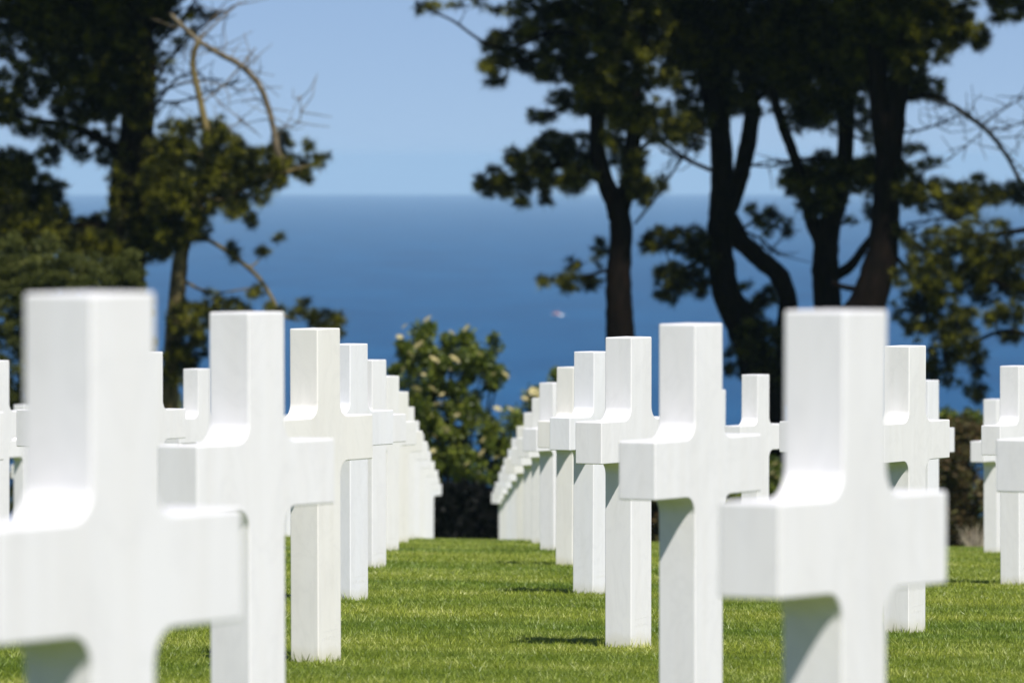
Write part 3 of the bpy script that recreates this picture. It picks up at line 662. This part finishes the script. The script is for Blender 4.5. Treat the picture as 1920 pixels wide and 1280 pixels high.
# ------------------------------------------------------------------ motor boat on the sea
def boat():
    dd = 2930.; c = W(1043, 592, dd); zs = -69 - dd*dd/(2*RE)
    dd = 70.0*F/(592-EY); c = W(1043, 592, dd); zs = -69-dd*dd/(2*RE)
    root = empty('motor_boat', (c.x, dd, zs)); tag(root, 'small white motor boat far out on the blue sea', 'boat')
    root.rotation_euler = (0, 0, R(130)); root.scale = (.85, .85, .85)
    mw, nt, b = mat('boat_white'); b.inputs['Roughness'].default_value = .3
    nz = N(nt, 'ShaderNodeTexNoise', Scale=3.0); nt.links.new(ramp(nt, nz.outputs['Fac'], [(.3, (.72, .72, .72)), (.7, (.8, .8, .8))]), b.inputs['Base Color'])
    mr, nt, b = mat('boat_red'); nz = N(nt, 'ShaderNodeTexNoise', Scale=3.0); nt.links.new(ramp(nt, nz.outputs['Fac'], [(.3, (.42, .12, .10)), (.7, (.5, .16, .13))]), b.inputs['Base Color'])
    mg, nt, b = mat('boat_glass'); b.inputs['Base Color'].default_value = (.03, .04, .05, 1); b.inputs['Roughness'].default_value = .1
    # hull by stations
    V = []; Fc = []; st = []
    for i in range(9):
        t = i/8; x = -4+8*t; w = 1.35*(1-max(0, (t-.45)/.55)**2.2); w = max(w, .03); k = .1+.55*max(0, t-.5)
        prof = [(0, -.35+.5*max(0, t-.6)), (w*.7, -.15+k*.4), (w, .75+k), (w*.9, .8+k)]
        row = [(x, -p[0], p[1]) for p in reversed(prof[1:])]+[(x, 0, prof[0][1])]+[(x, p[0], p[1]) for p in prof[1:]]
        V += row
    n = 7
    for i in range(8):
        for j in range(n-1): Fc.append((i*n+j, i*n+j+1, (i+1)*n+j+1, (i+1)*n+j))
        Fc.append((i*n+n-1, i*n, (i+1)*n, (i+1)*n+n-1))
    Fc.append(tuple(range(n)))
    mesh_obj('hull', V, Fc, mw, root)
    def box(nm, m, x0, x1, y0, y1, z0, z1, s=.0):
        V = [(x0, y0, z0), (x1, y0, z0), (x1, y1, z0), (x0, y1, z0), (x0+s*.3, y0+s*.3, z1), (x1-s, y0+s*.3, z1), (x1-s, y1-s*.3, z1), (x0+s*.3, y1-s*.3, z1)]
        return mesh_obj(nm, V, [(0, 3, 2, 1), (4, 5, 6, 7), (0, 1, 5, 4), (1, 2, 6, 5), (2, 3, 7, 6), (3, 0, 4, 7)], m, root)
    box('cabin', mr, -1.4, 1.6, -.85, .85, .95, 1.9, .5)
    box('windscreen', mg, 1.12, 1.45, -.7, .7, 1.35, 1.8, .12)
    V = []; Fc = []; tube(V, Fc, [Vector((-.4, 0, 1.8)), Vector((-.4, .02, 3.2))], [.05, .03], 6); mesh_obj('mast', V, Fc, mw, root)
    # foamy wake astern
    V = []; Fc = []; r = random.Random(2)
    for i in range(9):
        x = -4-i*.35; w = .5+i*.06
        V += [(x, -w*r.uniform(.7, 1.1), .06), (x, 0, .2+.15*r.random()), (x, w*r.uniform(.7, 1.1), .06)]
    for i in range(8): Fc += [(3*i, 3*i+1, 3*i+4, 3*i+3), (3*i+1, 3*i+2, 3*i+5, 3*i+4)]
    o = mesh_obj('wake', V, Fc, mw); o.matrix_world = Matrix.Translation((c.x, dd, zs)) @ Matrix.Rotation(R(130), 4, 'Z') @ Matrix.Scale(.85, 4); tag(o, kind='stuff')
boat()

# ------------------------------------------------------------------ haze
def haze():
    m = bpy.data.materials.new('haze_air'); m.use_nodes = True; nt = m.node_tree
    nt.nodes.remove(nt.nodes['Principled BSDF'])
    v = nt.nodes.new('ShaderNodeVolumePrincipled'); v.inputs['Density'].default_value = HAZE; v.inputs['Color'].default_value = HCOL
    v.inputs['Anisotropy'].default_value = .0
    nt.links.new(v.outputs[0], nt.nodes['Material Output'].inputs['Volume'])
    a = 33000; z0, z1 = -150, 14
    V = [(-a, -a, z0), (a, -a, z0), (a, a, z0), (-a, a, z0), (-a, -a, z1), (a, -a, z1), (a, a, z1), (-a, a, z1)]
    o = mesh_obj('haze', V, [(0, 3, 2, 1), (4, 5, 6, 7), (0, 1, 5, 4), (1, 2, 6, 5), (2, 3, 7, 6), (3, 0, 4, 7)], m)
    tag(o, kind='stuff')
HAZE = 1/17000; HCOL = (.58, .82, .97, 1)
haze()

# ------------------------------------------------------------------ light
sv = Vector((.305, -.685, 1.0)).normalized()
sun = bpy.data.lights.new('sun', 'SUN'); sun.energy = 5.0; sun.angle = R(.53); sun.color = (1, .965, .90)
so = link(bpy.data.objects.new('sun', sun)); so.rotation_euler = (-sv).to_track_quat('-Z', 'Y').to_euler()
so.location = (0, -5, 20)
w = bpy.data.worlds.new('World'); S.world = w; w.use_nodes = True
nt = w.node_tree; bg = nt.nodes['Background']
sky = nt.nodes.new('ShaderNodeTexSky'); sky.sky_type = 'NISHITA'; sky.sun_disc = False
sky.sun_elevation = math.asin(sv.z); sky.sun_rotation = math.atan2(sv.x, sv.y)
sky.altitude = 0; sky.air_density = 1.0; sky.dust_density = .3; sky.ozone_density = 2.2
tc = nt.nodes.new('ShaderNodeTexCoord'); mp = nt.nodes.new('ShaderNodeMapping')
mp.inputs['Scale'].default_value = (1, 1, 1.7); mp.inputs['Location'].default_value = (0, 0, .12)
nt.links.new(tc.outputs['Generated'], mp.inputs[0]); nt.links.new(mp.outputs[0], sky.inputs[0])
nt.links.new(mix(nt, 1.0, sky.outputs[0], (1.0, .98, 1.08), 'MULTIPLY'), bg.inputs[0]); bg.inputs[1].default_value = .082

# ------------------------------------------------------------------ camera
cam = bpy.data.cameras.new('camera'); co = link(bpy.data.objects.new('camera', cam))
cam.sensor_width = 36; cam.lens = 36*F/1920; cam.clip_start = .5; cam.clip_end = 90000
yaw = math.atan((960-VX)/F); pitch = math.atan((640-EY)/F)
co.rotation_euler = (R(90)-pitch, 0, -yaw)
cam.dof.use_dof = True; cam.dof.focus_distance = 28.5; cam.dof.aperture_fstop = cam.lens/1000/.0262
S.camera = co
S.view_settings.view_transform = 'Standard'; S.view_settings.look = 'None'; S.view_settings.exposure = .3; S.view_settings.gamma = 1
S.cycles.use_denoising = True
S.cycles.max_bounces = 8; S.cycles.diffuse_bounces = 3; S.cycles.transparent_max_bounces = 8; S.cycles.volume_bounces = 1
